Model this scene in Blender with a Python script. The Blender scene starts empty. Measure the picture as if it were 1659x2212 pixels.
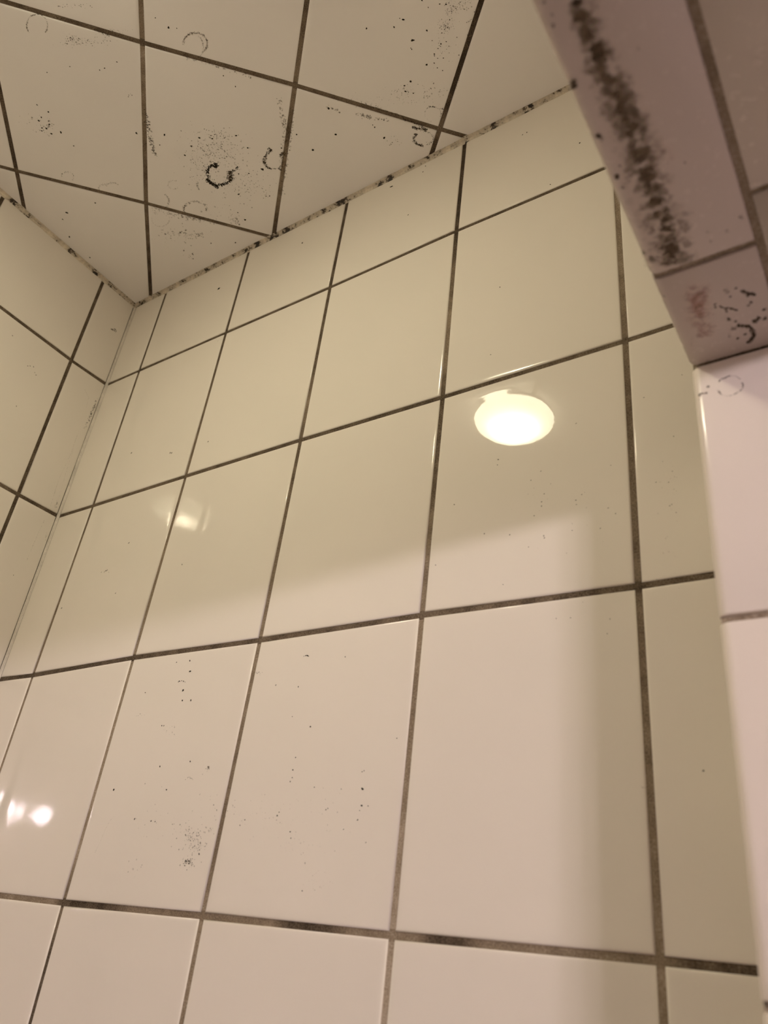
import bpy, bmesh, math, random, json
from mathutils import Vector, Matrix, noise as patch

# ------------------------------------------------------------------ scene, camera, world, exposure
random.seed(7)
C = bpy.context.scene.collection
SC = bpy.context.scene
CEIL = 2.25                       # ceiling height above the floor; every z below is given from the ceiling down

def rod(r):
    r = Vector(r); t = r.length; k = r / t
    return Matrix.Rotation(t, 3, k)

CAM_R = rod((0.9812321891970488, 0.40072143638408486, -0.47041890153729105))
cam_data = bpy.data.cameras.new('camera')
cam = bpy.data.objects.new('camera', cam_data); C.objects.link(cam)
right, down, fwd = CAM_R[0], CAM_R[1], CAM_R[2]
M = Matrix(((right[0], -down[0], -fwd[0]), (right[1], -down[1], -fwd[1]), (right[2], -down[2], -fwd[2])))
cam.matrix_world = Matrix.Translation((0.7854995510613193, -0.4230721241762589, CEIL - 0.7372326369526221)) @ M.to_4x4()
cam_data.sensor_fit = 'VERTICAL'; cam_data.sensor_height = 36.0
cam_data.lens = 1697.518 / 2212 * 36.0
cam_data.clip_start = 0.01
cam_data.dof.use_dof = True
cam_data.dof.focus_distance = 0.74
cam_data.dof.aperture_fstop = 10.0
SC.camera = cam

world = bpy.data.worlds.new('world'); SC.world = world
world.use_nodes = True
world.node_tree.nodes['Background'].inputs[0].default_value = (0.02, 0.017, 0.014, 1)
world.node_tree.nodes['Background'].inputs[1].default_value = 0.0

SC.view_settings.view_transform = 'Standard'
SC.view_settings.look = 'None'
SC.view_settings.exposure = 0.32
SC.view_settings.gamma = 1.0
SC.view_settings.use_curve_mapping = False
SC.cycles.max_bounces = 10
SC.cycles.diffuse_bounces = 8
SC.cycles.glossy_bounces = 5
SC.cycles.blur_glossy = 0.0
SC.cycles.sample_clamp_indirect = 0.0
SC.cycles.adaptive_threshold = 0.02
SC.cycles.caustics_reflective = False
SC.cycles.transparent_max_bounces = 64

LAMP_EDGE, LAMP_MID = 18.5, 270.0          # shower lamp glass: rim and hot centre
LAMP_COL = (1.0, 0.90, 0.63)
ROOM_LAMP = 318.0                           # frosted bulbs of the wall lamp in the bathroom
ROOM_COL = (1.0, 0.845, 0.88)

# ------------------------------------------------------------------ measurements (metres)
W, H = 0.15, 0.19468                       # wall tile pitch
X0, Z1, Y1 = 0.0589, 0.13669, 0.05247      # first joints from the corner / the ceiling
TH, PP, QQ, O1, O2 = 0.8152203571777191, 0.19484, 0.14918, -0.374646, 0.021131    # ceiling tiling, laid diagonally
JX, PD, SOF = 0.7195, 0.094, 0.456         # jamb face, depth of the jamb pier, height of the lintel soffit
TK = 0.15                                  # lintel thickness
NEAR = -0.92                               # near wall of the shower
ROOMX, ROOMY = 2.14, -2.2
DATA = json.loads(''.join((
    '{"nodes_b":{"0,1":[61.1,-136.3],"1,1":[208.7,-135.9],"2,1":[358.0,-136.0],"3,1":[507.4,-134.1],"0,2":[61.9,-331.7],"1,2":[209.3,-331.2],"2,2":[359.7,-331.4],"3,2":[509.3,-333.3],"4,2":[659.3,-334.3],"0,3":[59.0,-526.9],"1,3":[207.9,-524.2],"2,3":[359.2,-525.4],"3,3":[509.0,-524.7],"4,3":[658.8,-526.9],"1,4":[207.0,-721.7],"2,4":[357.2,-720.9],"3,4":[509.0,-721.0],"4,4":[659.3,-720.2]},"nodes_l":{"0,1":[53.8,-138.7],"0,2":[52.7,-332.2]},"nodes_c":{"0,0":[287.0,240.8],"0,1":[390.4,133.8],"0,2":[491.8,23.7],"1,-1":[42.4,215.3],"1,0":[144.8,110.0]},"D":[["c",316.4,250.5,0.62,0],["c",320.9,237.9,0.98,0],["c",327.2,233.3,0.62,0],["c",250.0,241.0,0.58,0],["c",227.9,244.5,0.69,0],["c",234.0,243.0,0.69,0],["c",203.5,262.2,0.6,0],["c",177.4,270.3,0.61,0],["c",334.3,177.3,0.66,0],["c",337.3,162.9,0.67,0],["c",206.7,178.2,1.2,0],["c",131.5,202.5,0.81,0],["c",232.3,161.6,1.08,0],["c",218.6,155.6,0.77,0],["c",233.9,132.9,1.12,0],["c",128.6,242.6,0.77,0],["c",122.6,241.4,1.0,0],["c",129.5,232.9,0.78,',
    '0],["c",118.2,234.3,0.79,0],["c",114.9,232.2,0.79,0],["c",122.1,231.6,1.13,0],["c",121.7,224.8,1.14,0],["c",132.5,220.3,1.13,0],["c",90.5,140.8,0.9,0],["c",46.7,148.7,1.46,0],["c",33.5,144.6,0.95,0],["c",298.6,77.8,1.28,0],["c",362.6,68.9,1.05,0],["c",252.7,66.3,1.06,0],["c",235.2,36.1,0.87,0],["c",18.1,123.2,0.98,0],["c",14.0,88.4,1.02,0],["c",172.9,29.8,0.8,0],["c",200.9,16.0,0.92,0],["c",141.0,242.5,0.87,0],["c",137.0,253.7,0.76,0],["c",263.8,139.9,1.07,0],["c",248.7,137.3,1.09,0],["c",128.1,232.7,0.78,0],["c",252.6,66.3,1.0,0],["c",301.9,105.5,0.86,0],["c",300.6,122.5,1.05,0],["c",275.2,132.5,0.96,0],["c",263.6,140.3,1.07,0],["c",333.9,87.4,0.85,0],["c",279.0,49.0,0.76,0],["c",282.8,47.2,0.76,0],["c",281.7,81.2,0.79,0],["c",271.0,86.2,0.74,0],["c",234.3,47.7,0.8,0],["c",234.8,36.0,1.12,0],["c",298.2,77.7,1.34,0],["c",358.5,91.8,0.93,0],["c",483.1,143.2,0.84,0],["c",505.7,131.5,0.83,0],["c",530.2,114.0,0.91,0],["c",514.6,113.0,1.1,0],["c",513.4,113.0,0.85,0],["c",509.1,107.8,0.51,0]',
    ',["c",509.2,106.5,0.52,0],["c",516.5,132.7,0.98,0],["c",514.3,135.4,0.49,0],["c",525.4,92.1,0.77,0],["c",524.6,90.8,0.52,0],["c",535.3,97.2,0.72,0],["c",529.8,103.7,0.51,0],["c",550.8,95.0,0.5,0],["c",540.6,91.6,0.51,0],["c",530.8,84.7,0.52,0],["c",526.0,87.2,0.52,0],["c",540.6,96.5,0.5,0],["c",521.2,79.6,0.53,0],["c",514.0,87.2,0.97,0],["c",492.2,80.9,1.0,0],["c",484.8,80.3,0.78,0],["c",482.6,74.9,0.92,0],["c",483.1,78.6,0.55,0],["c",484.7,72.8,0.55,0],["c",488.4,69.5,0.79,0],["c",394.8,71.6,1.07,0],["c",362.7,69.1,1.11,0],["c",405.7,98.4,1.26,0],["c",539.5,138.2,0.79,0],["c",551.5,127.7,0.68,0],["c",556.2,124.7,0.75,0],["c",558.9,124.5,0.48,0],["c",541.3,130.3,0.48,0],["c",428.3,109.6,0.56,0],["c",439.1,94.5,0.56,0],["c",439.1,98.2,0.56,0],["c",437.1,43.7,1.21,0],["c",435.0,58.4,0.79,0],["c",434.6,61.6,0.59,0],["c",533.9,95.4,0.51,0],["c",530.9,94.8,0.51,0],["c",520.9,85.0,0.52,0],["c",524.3,74.9,0.53,0],["c",544.7,79.9,0.51,0],["b",425.6,-597.9,0.68,0],["b",385.8,-564.6,0.5,0],["b",',
    '407.3,-589.7,0.47,0],["b",416.1,-627.3,0.59,0],["b",476.9,-640.7,0.91,0],["b",477.9,-650.9,0.71,0],["b",482.7,-651.0,0.44,0],["b",476.4,-629.3,0.4,0],["b",475.0,-629.8,0.4,0],["b",476.0,-659.4,0.54,0],["b",449.8,-653.3,0.54,0],["b",451.2,-652.4,0.4,0],["b",408.9,-657.2,0.57,0],["b",410.1,-655.0,0.43,0],["b",422.6,-667.2,0.52,0],["b",424.0,-671.1,0.51,0],["b",287.7,-544.5,0.9,0],["b",284.7,-560.6,0.98,0],["b",286.9,-569.1,0.73,0],["b",296.9,-569.8,0.86,0],["b",284.2,-535.1,0.76,0],["b",312.4,-618.4,0.66,0],["b",293.4,-639.1,0.66,0],["b",279.5,-621.2,0.69,0],["b",231.2,-638.4,0.87,0],["b",265.5,-660.4,0.72,0],["b",284.8,-661.7,0.69,0],["b",289.3,-662.1,0.6,0],["b",342.8,-683.2,0.61,0],["b",440.0,-701.7,0.48,0],["b",447.7,-548.9,0.47,0],["b",499.3,-609.4,0.39,0],["b",408.2,-567.7,0.49,0],["b",437.4,-639.0,0.42,0],["b",459.9,-640.5,0.4,0],["b",416.8,-618.9,0.45,0],["b",416.7,-632.4,0.44,0],["b",415.5,-635.0,0.44,0],["b",376.6,-663.7,0.45,0],["b",380.2,-660.0,0.45,0],["b",466.0,-665.1,0.38,',
    '0],["b",484.4,-672.4,0.37,0],["b",268.1,-534.9,0.62,0],["b",272.2,-589.0,0.58,0],["b",269.8,-588.7,0.58,0],["b",238.0,-558.8,0.63,0],["b",476.7,-653.8,0.38,0],["b",622.3,-396.3,0.53,1],["b",589.1,-434.9,0.52,1],["b",596.4,-429.2,0.52,1],["b",599.0,-448.4,0.5,1],["b",597.2,-454.4,0.5,1],["b",599.0,-481.0,0.48,1],["b",599.5,-482.7,0.48,1],["b",592.0,-464.0,0.5,1],["b",597.2,-457.7,0.5,1],["b",621.8,-462.2,0.47,1],["b",621.4,-458.8,0.48,1],["b",625.5,-455.4,0.48,1],["b",637.3,-483.5,0.45,1],["b",588.3,-487.2,0.48,1],["b",574.3,-475.1,0.5,1],["b",554.8,-470.2,0.52,1],["b",570.7,-511.8,0.48,1],["b",647.4,-474.9,0.45,1],["b",642.8,-469.7,0.45,1],["b",686.6,-426.8,0.45,1],["b",683.9,-452.7,0.44,1],["b",681.2,-460.1,0.43,1],["b",682.0,-476.4,0.42,1],["b",680.7,-477.0,0.42,1],["b",684.1,-482.5,0.41,1],["b",695.4,-379.6,0.48,1],["b",669.8,-389.7,0.5,1],["b",617.1,-541.7,0.42,1],["b",625.0,-532.5,0.42,1],["b",607.9,-540.9,0.43,1],["b",641.4,-545.7,0.4,1],["b",639.5,-554.8,0.4,1],["b",517.2,-487.8',
    ',0.54,1],["b",528.7,-440.3,0.57,1],["b",562.9,-410.1,0.56,1],["b",562.5,-414.6,0.56,1],["b",551.9,-305.3,0.66,1],["b",618.7,-481.1,0.46,1],["b",673.6,-458.2,0.44,1],["b",419.6,-15.4,1.44,0],["b",301.1,-38.5,1.14,0],["b",447.9,-77.3,0.79,0],["b",556.9,-232.2,0.57,0],["b",601.6,-127.7,0.68,0],["b",577.3,-35.8,0.73,0],["b",572.8,-36.3,0.73,0],["b",629.1,-88.8,0.82,0],["b",461.8,-9.1,0.85,0],["b",459.3,-17.0,0.84,0],["b",172.2,-49.3,1.96,0],["b",686.4,-634.2,0.54,0],["b",230.7,-295.1,0.93,1],["b",241.4,-437.5,0.78,1],["b",149.9,-396.5,0.92,1],["b",173.3,-292.6,1.0,1],["b",175.8,-293.4,0.99,1],["b",102.9,-272.5,1.1,1],["b",127.7,-423.4,0.92,1],["b",125.8,-423.8,0.92,1],["b",153.5,-453.0,0.86,1],["b",70.1,-456.7,0.95,1],["b",283.9,-535.0,0.66,1],["b",286.6,-544.7,0.65,1],["l",96.6,-181.4,0.77,1],["l",92.7,-179.6,0.78,1],["l",88.7,-185.4,0.78,1],["l",86.3,-187.3,0.78,1],["l",99.2,-183.4,0.77,1],["l",92.9,-237.7,0.73,1],["l",128.1,-160.9,0.76,1],["l",25.0,-418.6,0.67,1],["p",727.1,-471.0,0.82,',
    '1],["p",722.7,-474.7,0.77,1],["p",722.3,-477.4,0.41,2]],"S":[["c",[[231.2,210.0],[233.1,211.9],[235.9,211.4],[236.0,209.2]],1.52,0,16],["c",[[256.6,108.0],[251.3,108.7],[247.1,109.4],[242.8,106.8],[239.1,103.1],[236.7,98.8]],3.99,0,150],["c",[[233.2,99.0],[234.6,95.3],[235.2,91.0],[237.7,87.3],[239.0,84.8]],5.26,0,170],["c",[[240.9,86.7],[245.2,84.9],[249.5,84.3],[253.8,83.7],[257.9,84.9]],3.48,0,110],["c",[[256.4,84.6],[260.7,87.9],[262.7,91.3],[263.7,94.2]],6.25,1,120],["c",[[264.1,92.8],[268.7,92.0],[273.5,92.1],[276.5,93.8]],2.81,0,50],["c",[[258.1,108.9],[256.0,106.2],[252.3,106.0]],4.5,0,60],["c",[[222.2,101.0],[218.4,98.4],[216.1,94.9],[216.2,92.5]],2.37,1,26],["c",[[321.2,94.4],[323.1,90.2],[317.5,90.1],[312.1,88.4],[307.4,85.6],[305.3,81.8]],3.52,1,150],["c",[[305.6,82.2],[305.0,77.0],[307.5,73.2]],2.76,1,70],["c",[[306.4,74.6],[311.5,71.3],[317.3,70.3],[322.1,72.0],[325.9,76.4],[327.0,81.2]],1.2,1,60],["c",[[327.3,82.1],[330.9,81.2],[334.4,81.4]],3.75,1,50],["c",[[315.2,70.3]',
    ',[316.3,66.4]],2.77,1,30],["c",[[353.7,108.5],[353.8,103.5],[351.1,99.0]],1.53,2,40],["c",[[196.1,304.3],[197.4,307.3],[200.1,309.8],[203.9,311.7],[208.4,312.8],[212.9,312.8],[216.9,311.8],[220.1,310.0],[222.0,307.5],[222.4,304.6],[221.2,301.7],[218.6,299.2],[214.9,297.2],[210.4,296.1]],1.16,2,192],["c",[[321.1,218.8],[323.6,221.2],[327.1,222.9],[331.1,223.5],[335.3,223.2],[339.2,221.8],[342.4,219.6],[344.5,216.8],[345.2,213.7],[344.6,210.6],[342.7,208.0],[339.5,205.9],[335.6,204.8],[331.4,204.8]],2.05,2,368],["c",[[340.0,217.5],[340.6,216.5],[340.8,215.2],[340.5,213.7],[339.9,212.1],[339.0,210.4],[337.6,208.8],[336.1,207.2],[334.3,205.7],[332.4,204.5],[330.4,203.6],[328.5,203.0],[326.8,202.8],[325.3,203.0]],1.57,2,96],["c",[[175.2,108.5],[175.8,106.0],[175.3,103.3],[173.9,100.7],[171.7,98.4],[168.7,96.4],[165.2,95.1],[161.6,94.5],[158.0,94.7],[154.9,95.6],[152.3,97.2],[150.7,99.3],[150.0,101.8],[150.3,104.5]],2.16,2,144],["c",[[178.2,78.6],[179.0,81.4],[181.0,83.7],[184.2,85.3],[188.1',
    ',86.1],[192.5,85.9],[196.9,84.8],[200.9,82.9],[204.1,80.4],[206.3,77.6],[207.3,74.5],[206.8,71.7],[205.1,69.2],[202.2,67.4]],3.51,2,272],["c",[[197.0,62.0],[195.4,61.7],[193.6,61.7],[191.7,62.0],[189.6,62.5],[187.4,63.2],[185.3,64.1],[183.3,65.2],[181.5,66.4],[180.0,67.6],[178.7,69.0],[177.8,70.3],[177.2,71.5],[177.1,72.7]],2.91,2,96],["c",[[156.8,85.7],[155.5,83.0],[153.2,80.5],[150.1,78.5],[146.4,77.1],[142.5,76.6],[138.8,76.8],[135.5,77.9],[132.9,79.8],[131.4,82.1],[130.9,84.9],[131.6,87.7],[133.4,90.4],[136.1,92.7]],1.66,2,80],["c",[[112.3,144.6],[110.8,145.7],[109.7,147.0],[109.2,148.5],[109.4,150.0],[110.2,151.3],[111.5,152.4],[113.3,153.2],[115.4,153.7],[117.6,153.7],[119.8,153.3],[121.7,152.6],[123.4,151.5],[124.5,150.2]],2.13,2,64],["c",[[121.6,150.1],[123.0,150.5],[124.5,150.8],[126.1,150.8],[127.7,150.7],[129.2,150.4],[130.7,149.9],[132.0,149.3],[133.2,148.6],[134.2,147.7],[134.9,146.7],[135.4,145.7],[135.7,144.7],[135.7,143.7]],2.1,2,57],["c",[[84.1,184.3],[86.1,185.3],[88.',
    '4,186.0],[90.9,186.2],[93.5,185.9],[95.7,185.1],[97.6,184.0],[98.9,182.6],[99.5,181.0],[99.3,179.4],[98.4,177.8],[96.8,176.5],[94.8,175.6],[92.3,175.1]],2.1,2,57],["c",[[196.6,107.1],[194.0,107.0],[191.5,107.6],[189.3,108.8],[187.8,110.4],[187.2,112.2],[187.4,114.0],[188.6,115.6],[190.4,116.7],[192.8,117.4],[195.3,117.4],[197.8,116.8],[199.9,115.6],[201.4,114.1]],1.71,2,57],["c",[[229.2,303.3],[266.1,263.4]],3.69,2,180],["c",[[255.5,273.7],[264.6,262.2]],2.31,1,75],["c",[[312.1,212.5],[359.2,162.5]],4.7,2,135],["c",[[235.8,192.4],[204.4,150.6]],5.08,1,90],["c",[[215.1,168.6],[204.5,147.8]],3.39,1,39],["c",[[368.7,131.9],[348.1,94.6]],7.25,2,165],["c",[[356.6,105.0],[315.1,64.9]],6.66,2,180],["c",[[374.7,114.3],[295.4,41.3]],5.82,2,195],["c",[[143.8,99.0],[199.3,50.2]],8.86,2,225],["c",[[130.2,70.9],[173.9,44.3]],11.75,2,135],["c",[[218.3,43.2],[226.8,35.5]],16.29,2,75],["c",[[440.7,83.9],[467.2,52.3]],2.9,2,255],["c",[[426.7,104.4],[452.8,73.3]],4.77,2,120],["c",[[489.0,35.4],[487.0,37',
    '.7],[486.1,40.6],[486.3,43.6],[487.6,46.4],[489.8,48.4],[492.7,49.5],[495.8,49.4],[498.6,48.3],[500.9,46.3],[502.2,43.6],[502.5,40.6],[501.6,37.7],[499.7,35.4]],1.04,1,90],["c",[[494.9,50.8],[499.8,46.8],[503.5,42.8],[506.0,40.8]],1.18,0,30],["c",[[468.2,16.5],[466.6,17.6],[465.2,18.8],[464.0,20.2],[463.2,21.6],[462.6,23.1],[462.4,24.6],[462.5,26.1],[463.0,27.4],[463.7,28.5],[464.8,29.5],[466.1,30.2],[467.6,30.7],[469.3,30.9]],3.01,1,130],["c",[[474.8,30.9],[476.8,29.8],[478.6,28.5],[480.1,26.9],[481.2,25.1],[481.8,23.2],[481.9,21.4],[481.6,19.6],[480.7,18.0],[479.5,16.7],[477.8,15.8],[475.9,15.2],[473.7,15.1],[471.5,15.4]],1.74,1,70],["c",[[464.7,52.4],[472.3,44.2],[479.7,31.5]],2.43,1,90],["c",[[468.6,40.3],[473.0,35.2],[480.9,29.4]],2.95,1,110],["c",[[525.5,52.2],[563.5,93.3]],3.3,2,105],["c",[[404.7,101.6],[414.6,89.6]],4.86,2,60],["c",[[425.8,79.4],[452.2,56.7]],5.85,2,105],["c",[[563.9,102.1],[567.0,101.9],[569.9,102.3]],1.22,0,16],["b",[[275.9,-552.5],[279.9,-552.0],[284.8,-553.',
    '6]],1.1,0,18],["b",[[408.3,-544.3],[411.0,-543.7],[413.6,-544.5]],0.92,0,16],["b",[[311.7,-632.1],[315.2,-630.1],[320.0,-631.9]],0.86,1,14],["b",[[240.4,-658.4],[236.4,-662.8],[233.7,-670.1],[232.7,-675.8],[231.6,-678.7],[229.4,-685.8]],0.42,2,60],["b",[[654.3,-641.2],[656.1,-642.4],[658.1,-641.7]],0.38,0,12],["l",[[21.3,-59.8],[16.8,-58.3],[13.0,-58.1]],2.88,1,34],["l",[[21.3,-59.8],[15.4,-54.7],[13.4,-57.2]],1.16,0,20],["l",[[6.4,-165.5],[5.4,-175.3],[6.7,-189.3],[6.5,-196.9],[7.5,-206.6]],2.92,0,60],["l",[[6.1,-162.6],[7.3,-215.3]],3.8,2,60],["l",[[13.3,-219.3],[12.7,-253.5],[15.3,-290.7],[14.4,-308.5],[13.4,-326.0]],0.71,2,130],["l",[[14.3,-344.2],[15.9,-368.8],[16.5,-383.9],[16.9,-396.6]],0.65,2,80],["l",[[11.8,-243.1],[10.3,-275.9],[7.0,-315.7]],1.44,2,70],["l",[[7.3,-314.8],[7.0,-324.7]],2.88,2,40],["l",[[25.3,-163.4],[16.4,-170.1],[14.8,-184.7]],0.65,2,40],["l",[[6.6,-355.4],[5.0,-365.4]],1.67,2,16],["b",[[-5.2,-33.4],[-9.5,-55.6],[-9.1,-64.7]],4.64,1,26],["b",[[-3.3,-148.9],[-',
    '2.6,-202.0],[-2.8,-268.9],[-1.2,-331.8]],1.24,1,260],["b",[[-2.1,-336.1],[-2.1,-377.5],[-2.5,-418.9],[-2.2,-462.5],[-2.9,-494.6]],0.99,1,280],["p",[[732.3,-469.8],[733.2,-468.9],[735.0,-468.4],[737.7,-468.0]],0.76,2,60],["p",[[742.6,-473.9],[743.0,-476.0],[742.3,-478.1],[740.0,-479.2],[737.9,-480.0]],0.73,2,70],["p",[[731.2,-474.7],[731.8,-476.1],[732.4,-477.5]],0.75,2,26],["p",[[722.3,-474.6],[723.2,-474.1],[724.4,-474.3],[726.5,-474.6]],1.02,2,34],["p",[[737.7,-468.0],[740.7,-469.5],[742.5,-472.3]],0.6,2,26],["p",[[732.6,-478.0],[734.8,-479.7],[737.6,-480.1]],0.5,2,26],["p",[[721.9,-733.0],[722.2,-735.0]],1.39,1,40],["s",[[753.5,136.2],[755.1,133.7],[756.8,131.7],[758.0,130.5]],1.72,0,130],["s",[[756.4,133.1],[756.3,130.8]],2.96,0,80],["s",[[755.8,127.6],[755.2,125.8],[753.5,125.1]],1.26,1,50],["s",[[741.3,133.3],[740.8,129.9]],1.27,1,40],["s",[[742.7,130.8],[743.9,128.7],[746.5,127.3],[749.3,124.3]],1.02,1,80],["s",[[744.8,127.9],[744.7,125.0]],1.28,1,36],["s",[[744.7,121.3],[744.1,',
    '119.4]],1.57,1,36],["s",[[746.9,118.3],[746.7,116.9]],1.31,1,24],["s",[[747.0,114.8],[748.8,112.7],[750.9,112.0]],2.12,1,110],["s",[[751.0,112.5],[752.2,109.4],[752.4,106.1],[751.7,103.3],[750.1,101.5],[748.0,100.2]],2.17,0,220],["s",[[757.1,115.6],[755.1,114.5],[753.8,112.7]],2.34,1,90],["s",[[759.8,120.2],[759.6,118.8]],1.53,1,30],["s",[[758.9,114.7],[758.9,112.8]],1.82,1,40],["s",[[742.9,111.6],[741.6,107.7]],1.63,2,40],["s",[[743.1,114.0],[746.1,112.5]],2.66,2,60],["s",[[746.4,139.4],[749.0,138.0]],2.45,2,40],["s",[[751.6,138.7],[751.8,138.3]],0.97,1,14],["s",[[748.4,134.9],[748.3,134.2]],1.24,1,18],["s",[[745.0,106.0],[745.3,105.2]],1.63,1,20],["s",[[748.7,107.3],[749.0,106.6]],1.62,1,20],["s",[[736.2,287.8],[735.6,278.7]],8.29,2,280],["s",[[736.2,287.8],[735.6,278.7]],3.38,1,36],["s",[[735.6,278.7],[735.5,268.9]],9.04,2,280],["s",[[735.6,278.7],[735.5,268.9]],3.51,1,36],["s",[[735.5,268.9],[735.7,259.4]],9.8,2,280],["s",[[735.5,268.9],[735.7,259.4]],3.64,1,36],["s",[[735.7,259.4]',
    ',[735.9,250.4]],10.58,2,280],["s",[[735.7,259.4],[735.9,250.4]],3.76,1,36],["s",[[735.9,250.4],[736.2,241.1]],11.41,2,280],["s",[[735.9,250.4],[736.2,241.1]],3.9,1,36],["s",[[736.2,241.1],[736.4,231.2]],12.29,2,280],["s",[[736.2,241.1],[736.4,231.2]],4.04,1,36],["s",[[736.4,231.2],[735.4,218.2]],13.41,2,280],["s",[[736.4,231.2],[735.4,218.2]],4.24,1,36],["s",[[735.4,218.2],[735.0,205.2]],14.57,2,280],["s",[[735.4,218.2],[735.0,205.2]],4.44,1,36],["s",[[735.0,205.2],[734.5,191.3]],15.84,2,280],["s",[[735.0,205.2],[734.5,191.3]],4.66,1,36],["s",[[734.5,191.3],[733.7,175.4]],17.31,2,280],["s",[[734.5,191.3],[733.7,175.4]],4.92,1,36],["s",[[733.7,175.4],[731.7,164.9]],18.59,2,280],["s",[[733.7,175.4],[731.7,164.9]],5.11,1,36],["s",[[735.6,289.2],[735.8,285.8]],3.28,1,104],["s",[[735.6,288.3],[735.7,286.8]],1.64,0,23],["s",[[734.0,284.5],[734.1,282.3]],2.13,1,48],["s",[[734.0,284.0],[734.1,282.9]],1.06,0,10],["s",[[734.9,271.8],[735.2,267.3]],4.18,1,160],["s",[[734.9,270.6],[735.1,268.6]],2',
    '.08,0,36],["s",[[724.2,263.9],[724.3,261.0]],2.71,1,96],["s",[[724.1,263.1],[724.2,261.8]],1.35,0,21],["s",[[734.4,277.2],[734.6,275.2]],1.87,2,48],["s",[[734.4,276.7],[734.5,275.8]],0.94,1,10],["s",[[735.1,246.7],[735.3,243.6]],2.81,1,88],["s",[[735.1,245.9],[735.2,244.5]],1.4,0,19],["s",[[734.7,241.9],[734.9,238.8]],2.87,2,88],["s",[[734.7,241.1],[734.8,239.7]],1.43,1,19],["s",[[734.9,235.6],[735.1,232.8]],2.56,1,72],["s",[[734.9,234.9],[735.0,233.6]],1.28,0,16],["s",[[724.9,240.2],[724.9,238.2]],1.84,1,48],["s",[[724.8,239.6],[724.9,238.7]],0.92,0,10],["s",[[724.9,219.7],[725.0,217.7]],1.78,1,56],["s",[[724.9,219.2],[724.9,218.3]],0.89,0,12],["s",[[727.5,223.7],[727.5,222.2]],1.35,2,24],["s",[[727.5,223.3],[727.5,222.7]],0.68,1,5],["s",[[734.1,256.2],[734.2,254.6]],1.52,2,32],["s",[[734.1,255.8],[734.2,255.1]],0.76,1,7],["s",[[726.1,285.9],[726.2,284.3]],1.54,2,32],["s",[[726.1,285.4],[726.2,284.7]],0.77,1,7],["s",[[726.4,294.1],[726.5,292.7]],1.34,2,32],["s",[[726.4,293.8],[726.4,2',
    '93.1]],0.67,1,7],["s",[[738.7,225.7],[739.0,220.6]],4.55,2,104],["s",[[738.7,224.4],[738.9,222.1]],2.26,1,23],["s",[[735.2,217.1],[735.4,212.3]],4.33,2,96],["s",[[735.1,215.8],[735.3,213.6]],2.15,1,21],["s",[[735.3,193.5],[735.6,188.1]],4.7,2,96],["s",[[735.3,192.1],[735.5,189.6]],2.34,1,21],["s",[[734.4,186.6],[734.6,182.6]],3.49,1,72],["s",[[734.4,185.6],[734.6,183.7]],1.74,0,16],["s",[[732.9,176.3],[733.3,169.4]],5.94,2,120],["s",[[732.9,174.4],[733.2,171.3]],2.95,1,27],["s",[[733.8,202.6],[733.9,200.3]],2.06,1,32],["s",[[733.8,202.0],[733.9,201.0]],1.03,0,7],["s",[[735.6,200.3],[735.7,198.2]],1.86,1,32],["s",[[735.6,199.8],[735.7,198.8]],0.93,0,7],["s",[[722.3,178.3],[722.4,175.9]],2.06,2,32],["s",[[722.3,177.6],[722.4,176.6]],1.03,1,7],["s",[[747.9,264.3],[748.0,262.9]],1.27,2,20],["s",[[747.9,263.9],[748.0,263.3]],0.63,2,4],["s",[[749.6,212.9],[749.7,211.6]],1.15,2,12],["s",[[749.6,212.5],[749.7,211.9]],0.57,2,2],["s",[[723.7,174.1],[723.9,169.8]],3.72,2,48],["s",[[723.7,172.9],[',
    '723.8,171.0]],1.85,2,10],["s",[[727.2,289.4],[727.2,288.1]],1.21,2,20],["s",[[727.2,289.1],[727.2,288.5]],0.6,1,4],["s",[[725.6,238.2],[725.7,236.2]],1.85,2,24],["s",[[725.6,237.7],[725.6,236.8]],0.92,2,5],["s",[[725.3,213.9],[725.4,211.8]],1.81,2,20],["s",[[725.3,213.3],[725.4,212.4]],0.91,2,4],["s",[[722.1,149.5],[722.1,146.8]],2.26,2,20],["s",[[722.1,148.8],[722.1,147.6]],1.13,2,4],["s",[[761.9,177.7],[762.2,175.4]],1.9,2,24],["s",[[762.0,177.1],[762.1,176.1]],0.95,2,5],["s",[[755.5,173.1],[755.7,171.0]],1.74,2,19],["s",[[755.5,172.5],[755.6,171.6]],0.87,2,4],["s",[[748.6,176.6],[748.8,174.8]],1.52,2,16],["s",[[748.7,176.1],[748.7,175.3]],0.76,2,3],["s",[[748.5,170.7],[748.6,168.8]],1.55,2,16],["s",[[748.5,170.2],[748.6,169.4]],0.77,2,3],["s",[[737.0,148.2],[735.1,141.7],[733.5,133.6],[733.1,121.6],[732.2,113.7]],10.73,3,420],["s",[[738.8,223.2],[745.4,221.8],[746.2,215.7]],1.86,3,60],["s",[[737.9,220.3],[738.3,207.0]],2.79,3,90],["s",[[719.5,94.0],[732.0,94.5],[756.3,93.7]],2.88,2,',
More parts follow.
